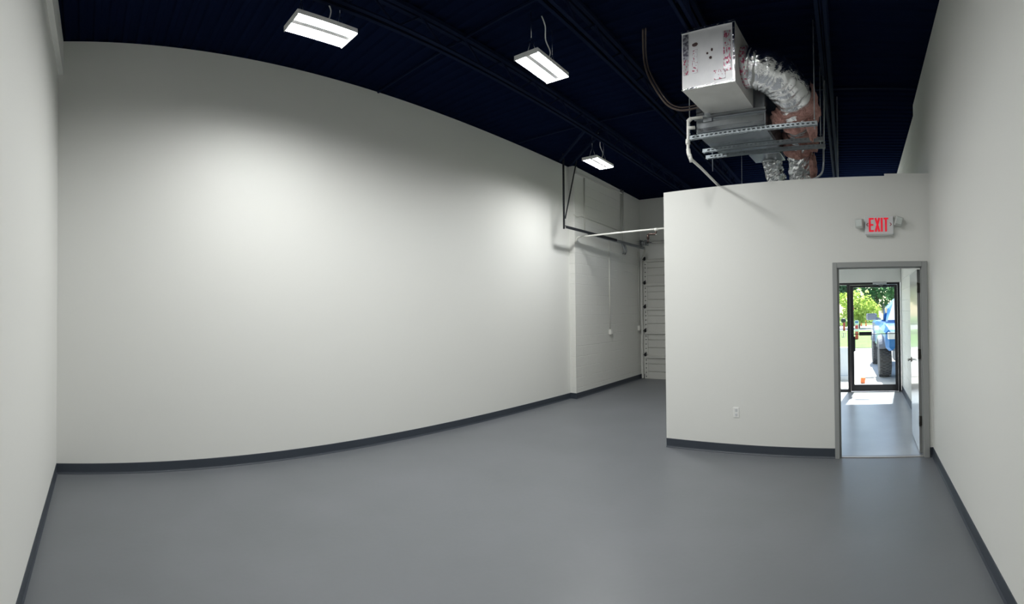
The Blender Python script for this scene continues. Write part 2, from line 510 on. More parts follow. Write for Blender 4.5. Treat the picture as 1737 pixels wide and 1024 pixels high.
# ------------------------------------------------------------------ inner doorway: frame and open leaf
d1 = structroot('door_1', (-0.09, 5.476, 0), RZ)
B = (-0.09, 5.476, 0)
fr = MB()
A0, A1, Z1 = -0.561, 0.380, 2.125
for (a, b, z0, z1) in ((A0 - 0.052, A0, 0, Z1 + 0.06), (A1, A1 + 0.062, 0, Z1 + 0.06), (A0, A1, Z1, Z1 + 0.06)):
    fr.box((a, N0 - 0.022, z0), (b, N1 + 0.022, z1), 0.004)
fr.box((A0, N0 + 0.02, 0), (A0 + 0.014, N0 + 0.062, Z1)).box((A1 - 0.014, N0 + 0.02, 0), (A1, N0 + 0.062, Z1)).box((A0, N0 + 0.02, Z1 - 0.014), (A1, N0 + 0.062, Z1))
fr.build('door_frame', 'steel_grey', d1, B)
# leaf: hinged on the right jamb, swung into the hall
hx, hn, ang = 0.335, 5.612, R(92.6)
lf = MB()
c_, s_ = cos(ang), sin(ang)
def leafpt(a, b, z):            # a along the leaf from the hinge, b across its thickness (to the right)
    return (hx + a * c_ + b * s_, hn + a * s_ - b * c_, z)
def leafbox(mb, a0, a1, b0, b1, z0, z1):
    v = [leafpt(a, b, z) for z in (z0, z1) for a, b in ((a0, b0), (a1, b0), (a1, b1), (a0, b1))]
    return mb.add(v, [(0, 3, 2, 1), (4, 5, 6, 7), (0, 1, 5, 4), (1, 2, 6, 5), (2, 3, 7, 6), (3, 0, 4, 7)])
leafbox(lf, 0.003, 0.905, 0, 0.044, 0.012, 2.105)
leaf = lf.build('door_leaf', 'leafdoor', d1, B)
leafbox(MB(), 0.0, 0.003, 0.0005, 0.0435, 0.012, 2.105).build('leaf_edge', 'dooredge', leaf, B)
for z in (0.377, 1.139, 1.895):
    hg = MB()
    leafbox(hg, -0.004, 0.0, 0.004, 0.044, z - 0.055, z + 0.055)
    hg.tube([(hx + 0.006, hn - 0.011, z - 0.058), (hx + 0.006, hn - 0.011, z + 0.058)], 0.009, 10)
    hg.build('hinge', 'hinge', d1, B)
hd = MB()
p = Vector(leafpt(0.84, 0, 0.995)); q = Vector(leafpt(0.84, -0.012, 0.995)); u = Vector(leafpt(0.84, -0.055, 0.995)); w = Vector(leafpt(0.74, -0.055, 0.995))
hd.tube([p, q], 0.032, 18); hd.tube([q, u], 0.011, 10); hd.tube(rounded([u, w, Vector(leafpt(0.715, -0.045, 0.995))], 0.02), 0.009, 10)
hd.build('lever_handle', 'nickel', leaf, B)

# ------------------------------------------------------------------ storefront: glass door and side light
S0 = 9.93
BS = (-0.28, S0, 0)
d2 = structroot('door_2', BS, RZ)
jm = MB()
jm.box((0.192, S0, 0), (0.245, S0 + 0.11, 2.205)).box((-0.826, S0, 0), (-0.772, S0 + 0.11, 2.205)).box((-0.772, S0, 2.160), (0.192, S0 + 0.11, 2.205))
jm.build('door_frame', 'bronze', d2, BS)
st = MB()
for lo, hi in (((-0.768, S0 + 0.03, 0.01), (-0.702, S0 + 0.075, 2.155)), ((0.130, S0 + 0.03, 0.01), (0.189, S0 + 0.075, 2.155)),
               ((-0.702, S0 + 0.03, 0.01), (0.130, S0 + 0.075, 0.140)), ((-0.702, S0 + 0.03, 2.110), (0.130, S0 + 0.075, 2.155))):
    st.box(lo, hi, 0.003)
ss = st.build('door_stiles', 'bronze', d2, BS)
MB().box((-0.705, S0 + 0.049, 0.137), (0.133, S0 + 0.055, 2.113)).build('glass_pane', 'glass', ss, BS)
pb = MB()
pb.box((-0.590, S0 - 0.035, 1.138), (-0.335, S0 - 0.008, 1.212), 0.004)
pb.tube([(-0.735, S0 - 0.012, 1.168), (0.160, S0 - 0.012, 1.168)], 0.007, 8)
pb.box((-0.745, S0 - 0.02, 1.148), (-0.715, S0 + 0.03, 1.190)).box((0.145, S0 - 0.02, 1.148), (0.175, S0 + 0.03, 1.190))
pb.build('push_bar', 'bronze', ss, BS)
MB().box((-0.712, S0 - 0.01, 0.82), (-0.672, S0 + 0.03, 1.12), 0.006).build('pull_handle', 'blacksteel', ss, BS)
cl = MB()
cl.box((-0.30, S0 - 0.055, 2.168), (-0.02, S0, 2.215), 0.006)
cl.build('closer_body', 'chrome', d2, BS)
cl = MB()
cl.bar((-0.16, S0 - 0.03, 2.166), (-0.22, S0 - 0.12, 2.160), 0.018, 0.006); cl.bar((-0.22, S0 - 0.12, 2.158), (-0.10, S0 + 0.02, 2.135), 0.016, 0.006)
cl.build('closer_arm', 'chrome', d2, BS)
w1 = structroot('window_1', (-1.4, S0, 0), RZ)
BW = (-1.4, S0, 0)
wf = MB()
wf.box((-1.95, S0, 0), (-1.90, S0 + 0.11, 2.205)).box((-1.90, S0, 0), (-0.826, S0 + 0.11, 0.050)).box((-1.90, S0, 2.160), (-0.826, S0 + 0.11, 2.205))
wf.build('window_frame', 'bronze', w1, BW)
MB().box((-1.903, S0 + 0.049, 0.047), (-0.823, S0 + 0.055, 2.163)).build('glass_pane', 'glass', w1, BW)
dc = MB()
for lo, hi in (((-0.955, 1.10), (-0.945, 1.20)), ((-0.885, 1.10), (-0.875, 1.20)), ((-0.945, 1.10), (-0.885, 1.112)), ((-0.945, 1.188), (-0.885, 1.20)), ((-0.93, 1.145), (-0.90, 1.157)), ((-0.922, 1.112), (-0.908, 1.188))):
    dc.box((lo[0], S0 + 0.046, lo[1]), (hi[0], S0 + 0.0485, hi[1]))
dc.build('decal', 'whitepaint', w1, BW)

# ------------------------------------------------------------------ roll-up door at the end wall
d3 = structroot('door_3', (-3.85, 11.30, 0))
BD = (-3.85, 11.30, 0)
DH = 0.603
for i in range(5):
    z0 = i * DH
    pn = MB()
    prf, hh = [(0.0, 0.0)], DH - 0.0003
    for g in (0.30, 0.62):
        prf += [(0.0, g * DH - 0.010), (0.022, g * DH - 0.004), (0.022, g * DH + 0.004), (0.0, g * DH + 0.010)]
    pol = prf + [(0.0, hh), (0.045, hh), (0.045, 0)]
    k = len(pol)
    vs = [(-5.20, 11.33 + a, z0 + b) for a, b in pol] + [(-2.51, 11.33 + a, z0 + b) for a, b in pol]
    pn.add(vs, [(j, (j + 1) % k, k + (j + 1) % k, k + j) for j in range(k)] + [list(range(k - 1, -1, -1)), list(range(k, 2 * k))])
    sec = pn.build('door_section', 'rollup', d3, BD)
    rb = MB()                                        # hat-shaped stiffener over the section's head
    zt = z0 + DH
    hp = [(11.33, zt - 0.100), (11.325, zt - 0.100), (11.325, zt - 0.085), (11.280, zt - 0.078), (11.280, zt - 0.028), (11.325, zt - 0.021), (11.325, zt - 0.008), (11.33, zt - 0.008)]
    k = len(hp)
    rb.add([(-5.185, p_, q_) for p_, q_ in hp] + [(-2.52, p_, q_) for p_, q_ in hp], [(j, (j + 1) % k, k + (j + 1) % k, k + j) for j in range(k)] + [list(range(k - 1, -1, -1)), list(range(k, 2 * k))])
    rb.build('stiffener_rib', 'rollup', sec, BD)
    es = MB()
    es.box((-5.185, 11.312, z0 + 0.01), (-5.120, 11.330, z0 + DH - 0.08)).box((-2.59, 11.312, z0 + 0.01), (-2.52, 11.330, z0 + DH - 0.08))
    es.build('end_stile', 'rollrib', sec, BD)
    bo = MB()
    for kz in (0.06, 0.16, 0.27, 0.38, 0.47):
        bo.tube([(-5.166, 11.314, z0 + kz), (-5.166, 11.300, z0 + kz)], 0.012, 8)
    bo.build('bolt', 'blacksteel', sec, BD)
    hg = MB()
    hg.box((-5.20, 11.275, zt - 0.04), (-5.15, 11.300, zt + 0.05), 0.004).tube([(-5.24, 11.27, zt), (-5.15, 11.27, zt)], 0.012, 8)
    hg.build('roller_hinge', 'blacksteel', sec, BD)

# track of that door: rises beside the opening, bends, runs back under the roof on a black hanger
TX = -4.95
BT = (-5.2, 11.2, 0)
tk = thing('door_track', 'steel roll-up door track with a black hanger bent back along the left wall', 'door track', BT)
def channel(path, w, d):
    mb = MB()
    for k in range(len(path) - 1):
        p, q = Vector(path[k]), Vector(path[k + 1])
        mb.bar(p, q, w, 0.004)
        t = (q - p).normalized()
        up = t.cross(Vector((1, 0, 0))).normalized()
        for s in (-1, 1):
            mb.bar(p + up * d * 0.5 * s, q + up * d * 0.5 * s, w, 0.004)
        mb.bar(p - Vector((w / 2, 0, 0)), q - Vector((w / 2, 0, 0)), 0.004, d)
    return mb
channel([(-5.235, 11.25, 0.02), (-5.235, 11.25, 3.00)], 0.035, 0.055).build('vertical_track', 'rollrib', tk, BT)
arc = [(-5.235 + 0.27 * (k / 10), 11.25 - 0.42 * (1 - cos(pi / 2 * k / 10)), 3.00 + 0.22 * sin(pi / 2 * k / 10)) for k in range(11)]
channel(arc, 0.035, 0.055).build('curved_track', 'rollrib', tk, BT)
channel([(-4.965, 10.83, 3.22), (TX, 8.20, 3.215)], 0.035, 0.055).build('horizontal_track', 'galv', tk, BT)
bk = MB()
bk.box((TX - 0.022, 7.38, 3.245), (TX + 0.022, 9.35, 3.251)).box((TX + 0.017, 7.38, 3.20), (TX + 0.022, 9.35, 3.25))
bk.build('track_angle', 'blacksteel', tk, BT)
hgr = MB()
hgr.box((TX - 0.02, 7.345, 3.19), (TX + 0.022, 7.351, ROOF)).box((TX - 0.02, 7.345, 3.19), (TX - 0.014, 7.385, ROOF))
z = 3.3
while z < ROOF - 0.1:
    hgr.tube([(TX + 0.004, 7.345, z), (TX + 0.004, 7.340, z)], 0.007, 6); z += 0.05
hgr.build('hanger_angle', 'blacksteel', tk, BT)
MB().bar((TX, 7.39, 3.38), (TX, 7.80, ROOF), 0.006, 0.032).build('diagonal_brace', 'blacksteel', tk, BT)
for dy, lab in ((0.0, 'nearer of two dark struts running from the black track hanger to the joist'), (0.34, 'farther of two dark struts running from the black track hanger to the joist')):
    tag(MB().bar((-5.02, 7.34 + dy, 4.43), (-3.68, 6.10 + dy, 4.36), 0.035).build('roof_strut', 'joist', base=(-4.3, 6.7, 4.4)), lab, 'strut')

ts = thing('torsion_shaft', 'steel spring shaft mounted above the roll-up door', 'spring shaft', (-3.85, 11.30, 3.42))
BX = (-3.85, 11.30, 3.42)
MB().tube([(-5.28, 11.26, 3.42), (-2.45, 11.26, 3.42)], 0.016, 10).build('shaft', 'galv', ts, BX)
sp = MB()
for k in range(60):
    sp.lathe([(0.024, 0), (0.029, 0.004), (0.029, 0.016), (0.024, 0.020)], (-4.95 + k * 0.021, 11.26, 3.42), 'x', 12)
sp.build('spring', 'rollrib', ts, BX)
MB().lathe([(0.03, 0), (0.075, 0.01), (0.06, 0.03), (0.06, 0.07), (0.075, 0.09), (0.03, 0.1)], (-5.22, 11.26, 3.42), 'x', 20).build('cable_drum', 'galv', ts, BX)
MB().box((-5.275, 11.23, 3.33), (-5.262, 11.36, 3.50)).build('bearing_bracket', 'galv', ts, BX)
MB().box((-5.10, 11.23, 3.35), (-5.09, 11.36, 3.48)).build('bearing_bracket', 'galv', ts, BX)

# ------------------------------------------------------------------ pipes and conduit in the far corner
XW = -5.24


def conduit(name, pts, r, m, label, cat, extra=None, group=None, rr=0.05):
    b = pts[-1]
    o = MB().tube(rounded(pts, rr), r, 10).build(name, m, base=b)
    tag(o, label, cat, group)
    return o


spk = thing('sprinkler_pipe', 'white sprinkler pipe reaching from block wall towards the partition', 'pipe', (-5.17, 8.12, 3.13))
BK = (-5.17, 8.12, 3.13)
MB().tube(rounded([(-5.18, 8.10, 3.05), (-5.15, 8.11, 3.150), (-2.38, 8.13, 3.165)], 0.05), 0.017, 12).build('pipe', 'pipewhite', spk, BK)
MB().tube([(-3.515, 8.120, 3.154), (-3.455, 8.120, 3.154)], 0.026, 12).tube([(-3.485, 8.120, 3.150), (-3.485, 8.120, 3.055)], 0.012, 8).build('tee', 'pipewhite', spk, BK)
sh = MB()
sh.tube(rounded([(-3.485, 8.120, 3.125), (-3.487, 8.120, 3.070), (-3.645, 8.120, 3.080), (-3.645, 8.120, 2.985)], 0.03), 0.017, 10)
sh.tube([(-3.645, 8.120, 3.075), (-3.645, 8.120, 2.995)], 0.024, 10)
sh.lathe([(0.006, 0), (0.028, 0.004), (0.028, 0.010), (0.008, 0.014), (0.012, 0.06)], (-3.645, 8.120, 2.935), 'z', 14)
sh.build('sprinkler_head', 'brass', spk, BK)

c1 = thing('wall_conduit', 'long white conduit dropping down the block wall to a small box', 'conduit', (-5.25, 9.56, 1.24))
BC = (-5.25, 9.56, 1.24)
MB().tube([(-5.237, 9.56, 3.42), (-5.237, 9.56, 1.28)], 0.013, 10).build('pipe', 'pipewhite', c1, BC)
ob = MB().box((-5.252, 9.515, 1.19), (-5.19, 9.605, 1.30), 0.006).build('outlet_box', 'pipewhite', c1, BC)
MB().box((-5.189, 9.535, 1.205), (-5.187, 9.585, 1.285)).build('receptacle', 'outlet', ob, BC)
c2 = thing('wall_conduit', 'white conduit in the far corner beside the roll-up door track', 'conduit', (-5.31, 11.2, 1.3))
BC = (-5.31, 11.2, 1.3)
MB().tube([(-5.300, 11.20, 3.20), (-5.300, 11.20, 1.33)], 0.012, 10).build('pipe', 'pipewall', c2, BC)
MB().box((-5.328, 11.155, 1.22), (-5.265, 11.245, 1.34), 0.006).build('switch_box', 'pipewall', c2, BC)
for dy, lab in ((0.0, 'left one of two parallel risers on the block wall above the shadowed track'), (0.10, 'right one of two parallel risers on the block wall above the shadowed track')):
    c3 = thing('pipe_riser', lab, 'pipe', (-5.27, 10.2 + dy, 3.2))
    BC = (-5.27, 10.2 + dy, 3.2)
    MB().tube([(-5.255, 10.20 + dy, ROOF), (-5.255, 10.20 + dy, 3.28)], 0.014, 10).build('pipe', 'pipewall', c3, BC)
    MB().tube(rounded([(-5.255, 10.20 + dy, 3.29), (-5.20, 10.20 + dy, 3.20), (-5.20, 10.23 + dy, 3.10), (-5.25, 10.25 + dy, 3.05)], 0.04), 0.02, 10).build('pipe_fitting', 'galv', c3, BC)
conduit('wall_conduit', [(-5.20, 8.05, 3.60), (-5.16, 8.12, 3.55), (-5.185, 8.30, 3.60), (-5.262, 10.19, 3.56)], 0.012, 'pipewall', 'thin conduit running level along the block wall above the black track', 'conduit')
conduit('wall_conduit', [(-5.185, 8.45, 4.40), (-5.185, 8.45, 3.30)], 0.011, 'pipewall', 'short upright conduit on the block wall behind the black brace', 'conduit')
rl = thing('wall_rail', 'pale bent steel bar high on the block wall just under the roof', 'rail', (-5.2, 9.2, 4.42))
BC = (-5.2, 9.2, 4.42)
MB().box((-5.20, 8.10, 4.405), (-5.145, 8.12, 4.53)).box((-5.19, 8.10, 4.40), (-5.15, 8.45, 4.412)).build('bracket', 'pipewhite', rl, BC)
MB().bar((-5.165, 8.12, 4.408), (-5.235, 10.19, 4.448), 0.035, 0.012).bar((-5.180, 8.12, 4.425), (-5.25, 10.19, 4.465), 0.008, 0.04).build('bar', 'pipewall', rl, BC)

# ------------------------------------------------------------------ hanging lamps
def lamp(x, y, lab, tilt, LZ=4.10):
    t = thing('ceiling_light', lab, 'ceiling light', (x, y, LZ), tilt, 'twin lens lamps hung from the roof')
    hs = MB()
    hs.box((-0.135, -0.285, 0.012), (0.135, 0.285, 0.028), 0.003)
    hs.box((-0.026, -0.285, 0.000), (0.026, 0.285, 0.013))
    hs.box((-0.055, -0.20, 0.028), (0.055, 0.20, 0.062), 0.006)
    for s in (-1, 1):
        hs.box((-0.135, s * 0.285 - 0.003, -0.022), (0.135, s * 0.285 + 0.003, 0.026))
        hs.box((s * 0.133, -0.285, -0.012), (s * 0.136, 0.285, 0.026))
    hs.build('housing', 'lampwhite', t)
    for s in (-1, 1):
        ln = MB()
        pr = [(-0.047 + 0.094 * k / 8, 0.012 - 0.007 * sin(pi * k / 8) ** 0.5) for k in range(9)]
        vs = [(s * 0.077 + a, -0.28, b) for a, b in pr] + [(s * 0.077 + a, 0.28, b) for a, b in pr]
        k = len(pr)
        ln.add(vs, [(j, j + 1, k + j + 1, k + j) for j in range(k - 1)] + [(k, 2 * k - 1, k - 1, 0)])
        ln.build('lens', 'lens', t)
    for s in (-1, 1):
        wr = MB()
        wr.tube([(-0.05, s * 0.19, 0.06), (0, s * 0.19, 0.20)], 0.0025, 6).tube([(0.05, s * 0.19, 0.06), (0, s * 0.19, 0.20)], 0.0025, 6).tube([(0, s * 0.19, 0.20), (0, s * 0.19, ROOF - LZ)], 0.0025, 6)
        wr.build('hanging_wire', 'chrome', t)
    MB().tube(smooth_path([(0.02, 0.05, 0.06), (0.05, 0.07, 0.16), (0.03, 0.02, 0.27), (0.07, -0.05, 0.36), (0.05, -0.08, 0.45)] if LZ < 4.2 else [(0.02, 0.05, 0.06), (0.03, 0.06, 0.15), (0.02, 0.05, 0.25)]), 0.006, 8).build('power_cord', 'lampwhite', t)


lamp(-3.66, 2.02, 'brightest hanging twin lens lamp, near the left wall and closest to the viewer', 0.02)
lamp(-2.63, 4.07, 'hanging twin lens lamp midway between the left wall and the foil duct box', 0.06)
lamp(-3.83, 6.98, 'small distant hanging twin lens lamp above the black door track', 0.02)

lamp(-1.50, 2.60, 'hanging twin lens lamp before the foil duct box, nearest the right wall', 0.02, 4.30)

hl = thing('fill_panel', 'unseen flat white fill panel added to light the room behind the open doorway', 'ceiling light', (-1.35, 7.7, 2.60), RZ)  # unseen fill light, added to brighten the hall
BH = (-1.35, 7.7, 2.60)
MB().box((-1.66, 7.10, 2.60), (-1.04, 8.30, 2.62), 0.004).build('panel_frame', 'lampwhite', hl, BH)
MB().box((-1.63, 7.13, 2.596), (-1.07, 8.27, 2.601)).build('panel_diffuser', 'paneldiff', hl, BH)

# ------------------------------------------------------------------ exit sign and outlet on the partition
BE = (-0.085, 5.46, 2.58)
ex = thing('exit_sign', 'white emergency sign reading EXIT in red with two lamp heads', 'exit sign', BE, RZ)
ec = N0 - 0.045
hsg = MB().box((-0.243, ec, 2.484), (0.076, N0, 2.684), 0.006).build('housing', 'signwhite', ex, BE)
MB().box((-0.225, ec + 0.005, 2.468), (0.06, N0, 2.484)).build('base_rail', 'lamphead', ex, BE)
def letter(bars):
    m = MB()
    for (x0, z0, x1, z1, w) in bars:
        m.bar((x0, ec - 0.002, z0), (x1, ec - 0.002, z1), w, 0.005, up=(0, 1, 0))
    return m
lz0, lz1 = 2.513, 2.665
le = [('E', [(-0.187, lz0, -0.187, lz1, .020), (-0.190, lz0 + .009, -0.143, lz0 + .009, .018), (-0.190, 2.589, -0.147, 2.589, .018), (-0.190, lz1 - .009, -0.143, lz1 - .009, .018)]),
      ('X', [(-0.124, lz0, -0.082, lz1, .021), (-0.082, lz0, -0.124, lz1, .021)]),
      ('I', [(-0.055, lz0, -0.055, lz1, .021)]),
      ('T', [(-0.009, lz0, -0.009, lz1, .020), (-0.034, lz1 - .009, 0.018, lz1 - .009, .018)])]
for nm, bars in le:
    letter(bars).build('letter', 'signred', hsg, BE)
for s, cx in ((-1, -0.214), (1, 0.044)):
    letter([(cx - s * 0.008, 2.610, cx + s * 0.008, 2.592, .007), (cx + s * 0.008, 2.592, cx - s * 0.008, 2.574, .007)]).build('chevron', 'signdim', hsg, BE)
for s, cx, cz, ry in ((-1, -0.300, 2.605, 0.0), (1, 0.132, 2.622, 0.22)):
    hd = MB()
    hd.rbox((cx, ec - 0.005, cz), (0.088, 0.05, 0.10), (0.15, ry, s * 0.25), 0.008)
    hd.tube([(cx - s * 0.03, N0 - 0.02, cz - 0.03), (cx - s * 0.07, N0 - 0.02, cz - 0.03)], 0.014, 10)
    hh = hd.build('lamp_head', 'lamphead', ex, BE)
    MB().rbox((cx + s * 0.004, ec - 0.032, cz + 0.004), (0.070, 0.012, 0.076), (0.15, ry, s * 0.25), 0.004).build('lamp_lens', 'lampglass', hh, BE)

BO = (-1.761, N0, 0.48)
ol = thing('wall_outlet', 'white double power outlet low on the partition wall', 'outlet', BO, RZ)
MB().box((-1.797, N0 - 0.006, 0.422), (-1.725, N0, 0.540), 0.002).build('cover_plate', 'outlet', ol, BO)
for z in (0.455, 0.507):
    rc = MB().box((-1.776, N0 - 0.009, z - 0.019), (-1.746, N0 - 0.005, z + 0.019), 0.003).build('receptacle', 'signwhite', ol, BO)
    MB().box((-1.769, N0 - 0.0095, z - 0.003), (-1.7665, N0 - 0.0085, z + 0.009)).box((-1.7555, N0 - 0.0095, z - 0.003), (-1.753, N0 - 0.0085, z + 0.009)).tube([(-1.761, N0 - 0.0096, z - 0.011), (-1.761, N0 - 0.0085, z - 0.011)], 0.003, 8).build('slots', 'dark', rc, BO)

# ------------------------------------------------------------------ air handler over the partition
PU0, PU1, PN0, PN1, PZ0, PZ1 = -1.835, -1.318, 4.20, 4.808, 3.722, 4.272
BP = (-1.575, 4.2, 3.72)
pl = thing('supply_plenum', 'bright foil faced duct box with pink printed tape, hung above the partition', 'duct box', BP, RZ)
pb = MB()
nx, nz = 10, 10
def wob(p):
    return Vector(p) + Vector((noise.noise(Vector(p) * 5) * 0.004, noise.noise(Vector(p) * 5 + Vector((9, 0, 0))) * 0.006, noise.noise(Vector(p) * 5 + Vector((0, 9, 0))) * 0.004))
def sheet(mb, o, a, b, k=10):
    o, a, b = Vector(o), Vector(a), Vector(b)
    vs = [wob(o + a * (i / k) + b * (j / k)) for j in range(k + 1) for i in range(k + 1)]
    mb.add(vs, [(j * (k + 1) + i, j * (k + 1) + i + 1, (j + 1) * (k + 1) + i + 1, (j + 1) * (k + 1) + i) for j in range(k) for i in range(k)], True)
dx, dn, dz = PU1 - PU0, PN1 - PN0, PZ1 - PZ0
sheet(pb, (PU0, PN0, PZ0), (dx, 0, 0), (0, 0, dz))
front = pb.build('end_panel', 'foilface', pl, BP)
for nm, mm, o_, a_, b_ in (('end_panel', 'foilface', (PU0, PN1, PZ0), (0, 0, dz), (dx, 0, 0)), ('bottom_panel', 'boardgrey', (PU0, PN0, PZ0), (0, dn, 0), (dx, 0, 0)),
                           ('top_panel', 'boardgrey', (PU0, PN0, PZ1), (dx, 0, 0), (0, dn, 0)), ('side_panel', 'boardgrey', (PU0, PN0, PZ0), (0, 0, dz), (0, dn, 0)),
                           ('side_panel', 'boardgrey', (PU1, PN0, PZ0), (0, dn, 0), (0, 0, dz))):
    pb = MB()
    sheet(pb, o_, a_, b_)
    pb.build(nm, mm, pl, BP)
def strip(name, u0, u1, z0, z1, m, e=0.0045, bev=0):
    MB().box((u0, PN0 - e - 0.003, z0), (u1, PN0 - e + 0.004, z1), bev).build(name, m, front, BP)
strip('tape', PU0 + 0.014, PU0 + 0.068, 4.00, 4.235, 'foildark')
strip('tape', PU0 + 0.016, PU0 + 0.066, 3.86, 4.00, 'foiltape')
strip('tape', PU1 - 0.105, PU1 - 0.035, 3.83, 4.19, 'foiltape')
strip('tape', PU1 - 0.018, PU1 + 0.003, 3.73, 4.26, 'foil')
strip('tape', PU0 - 0.003, PU1 + 0.003, 4.252, 4.275, 'foil')
strip('tape', PU0 - 0.003, PU1 + 0.003, 3.719, 3.735, 'foil')
strip('stamp', PU0 + 0.105, PU0 + 0.155, 3.86, 4.08, 'foilink')
strip('stamp', PU1 - 0.20, PU1 - 0.09, 3.765, 3.85, 'foilink')
for su, sz, ru, rz_, k in ((PU0 + 0.135, 4.125, 0.030, 0.017, 0), (PU0 + 0.255, 4.02, 0.010, 0.010, 1), (PU0 + 0.30, 4.045, 0.010, 0.014, 2), (PU0 + 0.285, 3.975, 0.014, 0.012, 3)):
    MB().sphere((su, PN0 - 0.006, sz), (ru, 0.004, rz_), 12, 6, lambda d: 1 + 0.35 * noise.noise(d * 2 + Vector((k, 0, 0)))).build('smudge', 'smudge', front, BP)
cn = MB()                                             # duct collar on the right side
cn.tube([(PU1 - 0.002, 4.50, 3.985), (PU1 + 0.05, 4.50, 3.985)], 0.185, 28, fn=lambda i, a, p: 1 + 0.04 * noise.noise(p * 14))
cn.build('duct_collar', 'foiltape', pl, BP)
MB().box((PU0 - 0.003, PN1 - 0.06, 3.71), (PU0 + 0.06, PN1 + 0.003, 3.80)).build('corner_tape', 'foil', pl, BP)

BA = (-1.58, 5.2, 3.55)
ah = thing('air_handler', 'grey sheet metal air handler on strut rails behind the foil duct box', 'air handler', BA, RZ)
AU0, AU1, AN0, AN1 = -1.965, -1.205, 4.845, 5.70
cb = MB()
cb.box((AU0, AN0, 3.555), (AU1, AN1, 4.22), 0.008)
cab = cb.build('cabinet', 'galvbright', ah, BA)
MB().box((AU0 + 0.02, AN0 - 0.006, 3.600), (AU1 - 0.02, AN0 + 0.002, 3.655), 0.002).build('access_panel', 'galv', cab, BA)
fl = MB().box((AU0 - 0.01, AN0 - 0.03, 3.690), (AU1 + 0.01, AN0, 3.705)).box((AU0 - 0.01, AN0 - 0.03, 3.690), (AU1 + 0.01, AN0 - 0.026, 3.722))
fl.build('flange', 'galv', cab, BA)
MB().box((AU0 + 0.09, AN0 - 0.022, 3.655), (AU0 + 0.19, AN0 - 0.004, 3.70), 0.003).build('junction_box', 'galv', cab, BA)
MB().box((-1.63, AN1, 3.535), (-1.245, 6.02, 3.92), 0.006).build('return_box', 'galvbright', ah, BA)
MB().box((AU0 + 0.01, AN0 + 0.03, 3.535), (AU1 - 0.01, AN0 + 0.46, 3.556), 0.003).build('drain_pan', 'galvbright', ah, BA)

# strut rails and threaded rods
def strut(u0, u1, n_, z_, lab):
    m = MB()
    w = 0.041
    us = [u0]                                        # slotted web: the slots are real holes
    u = u0 + 0.06
    while u < u1 - 0.05:
        us += [u, u + 0.028]; u += 0.051
    us.append(u1)
    zs = [z_ - w, z_ - 0.028, z_ - 0.013, z_]
    vs = [(a, n_, c) for c in zs for a in us]
    k = len(us)
    m.add(vs, [(r * k + i, r * k + i + 1, (r + 1) * k + i + 1, (r + 1) * k + i) for r in range(3) for i in range(k - 1) if not (r == 1 and i % 2 == 1)])
    m.box((u0, n_ + w - 0.003, z_ - w), (u1, n_ + w, z_)).box((u0, n_, z_ - 0.003), (u1, n_ + w, z_))
    m.box((u0, n_, z_ - w), (u1, n_ + 0.011, z_ - w + 0.003)).box((u0, n_ + w - 0.011, z_ - w), (u1, n_ + w, z_ - w + 0.003))
    o = m.build('strut_rail', 'strut', base=((u0 + u1) / 2, n_, z_), rz=RZ)
    tag(o, lab, 'strut rail', 'strut rails under the air handler')
strut(-2.06, -0.67, 4.82, 3.534, 'slotted strut rail under the near edge of the air handler')
strut(-2.06, -0.67, 5.27, 3.533, 'slotted strut rail under the middle of the air handler')
strut(-2.11, -0.68, 5.50, 3.533, 'slotted strut rail under the far edge of the air handler')
for u, n_, zb, lab in ((-2.03, 5.52, 3.34, 'threaded rod at the left end of the far strut rail'), (-0.700, 4.84, 3.46, 'threaded rod at the right end of the near strut rail'),
                       (-0.70, 5.29, 3.46, 'threaded rod at the right end of the middle strut rail'), (-0.69, 5.52, 3.47, 'threaded rod at the right end of the far strut rail'),
                       (-2.035, 4.84, 3.45, 'threaded rod at the left end of the near strut rail')):
    m = MB().tube([(u, n_, zb), (u, n_, ROOF)], 0.005, 8)
    for zz in (3.505, 3.556):
        m.lathe([(0.011, 0), (0.011, 0.009)], (u, n_, zz if zz > 3.51 else 3.493), 'z', 6, False)
    tag(m.build('threaded_rod', 'strut', base=(u, n_, zb), rz=RZ), lab, 'threaded rod', 'threaded rods holding the strut rails')
tag(MB().tube([(-0.605, 6.20, 2.72), (-0.605, 6.20, 4.36)], 0.008, 8).build('hanger_rod', 'strut', base=(-0.605, 6.2, 4.36), rz=RZ), 'upright grey rod right of the ducts behind the partition top', 'rod')
tag(MB().tube([(-1.56, 6.45, 2.70), (-1.56, 6.45, 3.47)], 0.012, 10).build('drain_riser', 'pvc', base=(-1.56, 6.45, 2.70), rz=RZ), 'short white upright pipe behind the partition top beside the silver ducts', 'pipe')
tag(MB().tube([(-1.80, 5.95, 2.72), (-1.79, 5.95, 4.5)], 0.0025, 6).build('hanger_wire', 'strut', base=(-1.8, 5.95, 2.72), rz=RZ), 'thin wire hanging behind the partition between the drain pipe and ducts', 'wire')
tag(MB().tube(smooth_path([(-0.695, 5.62, 4.40), (-0.700, 5.60, 3.9), (-0.709, 5.60, 3.56), (-0.713, 5.60, 3.33), (-0.735, 5.60, 3.235), (-0.80, 5.61, 3.185), (-0.90, 5.63, 3.16)]), 0.012, 10).build('flexible_conduit', 'galv', base=(-0.71, 5.6, 3.3), rz=RZ), 'grey flexible conduit curling down right of the silver ducts', 'conduit')

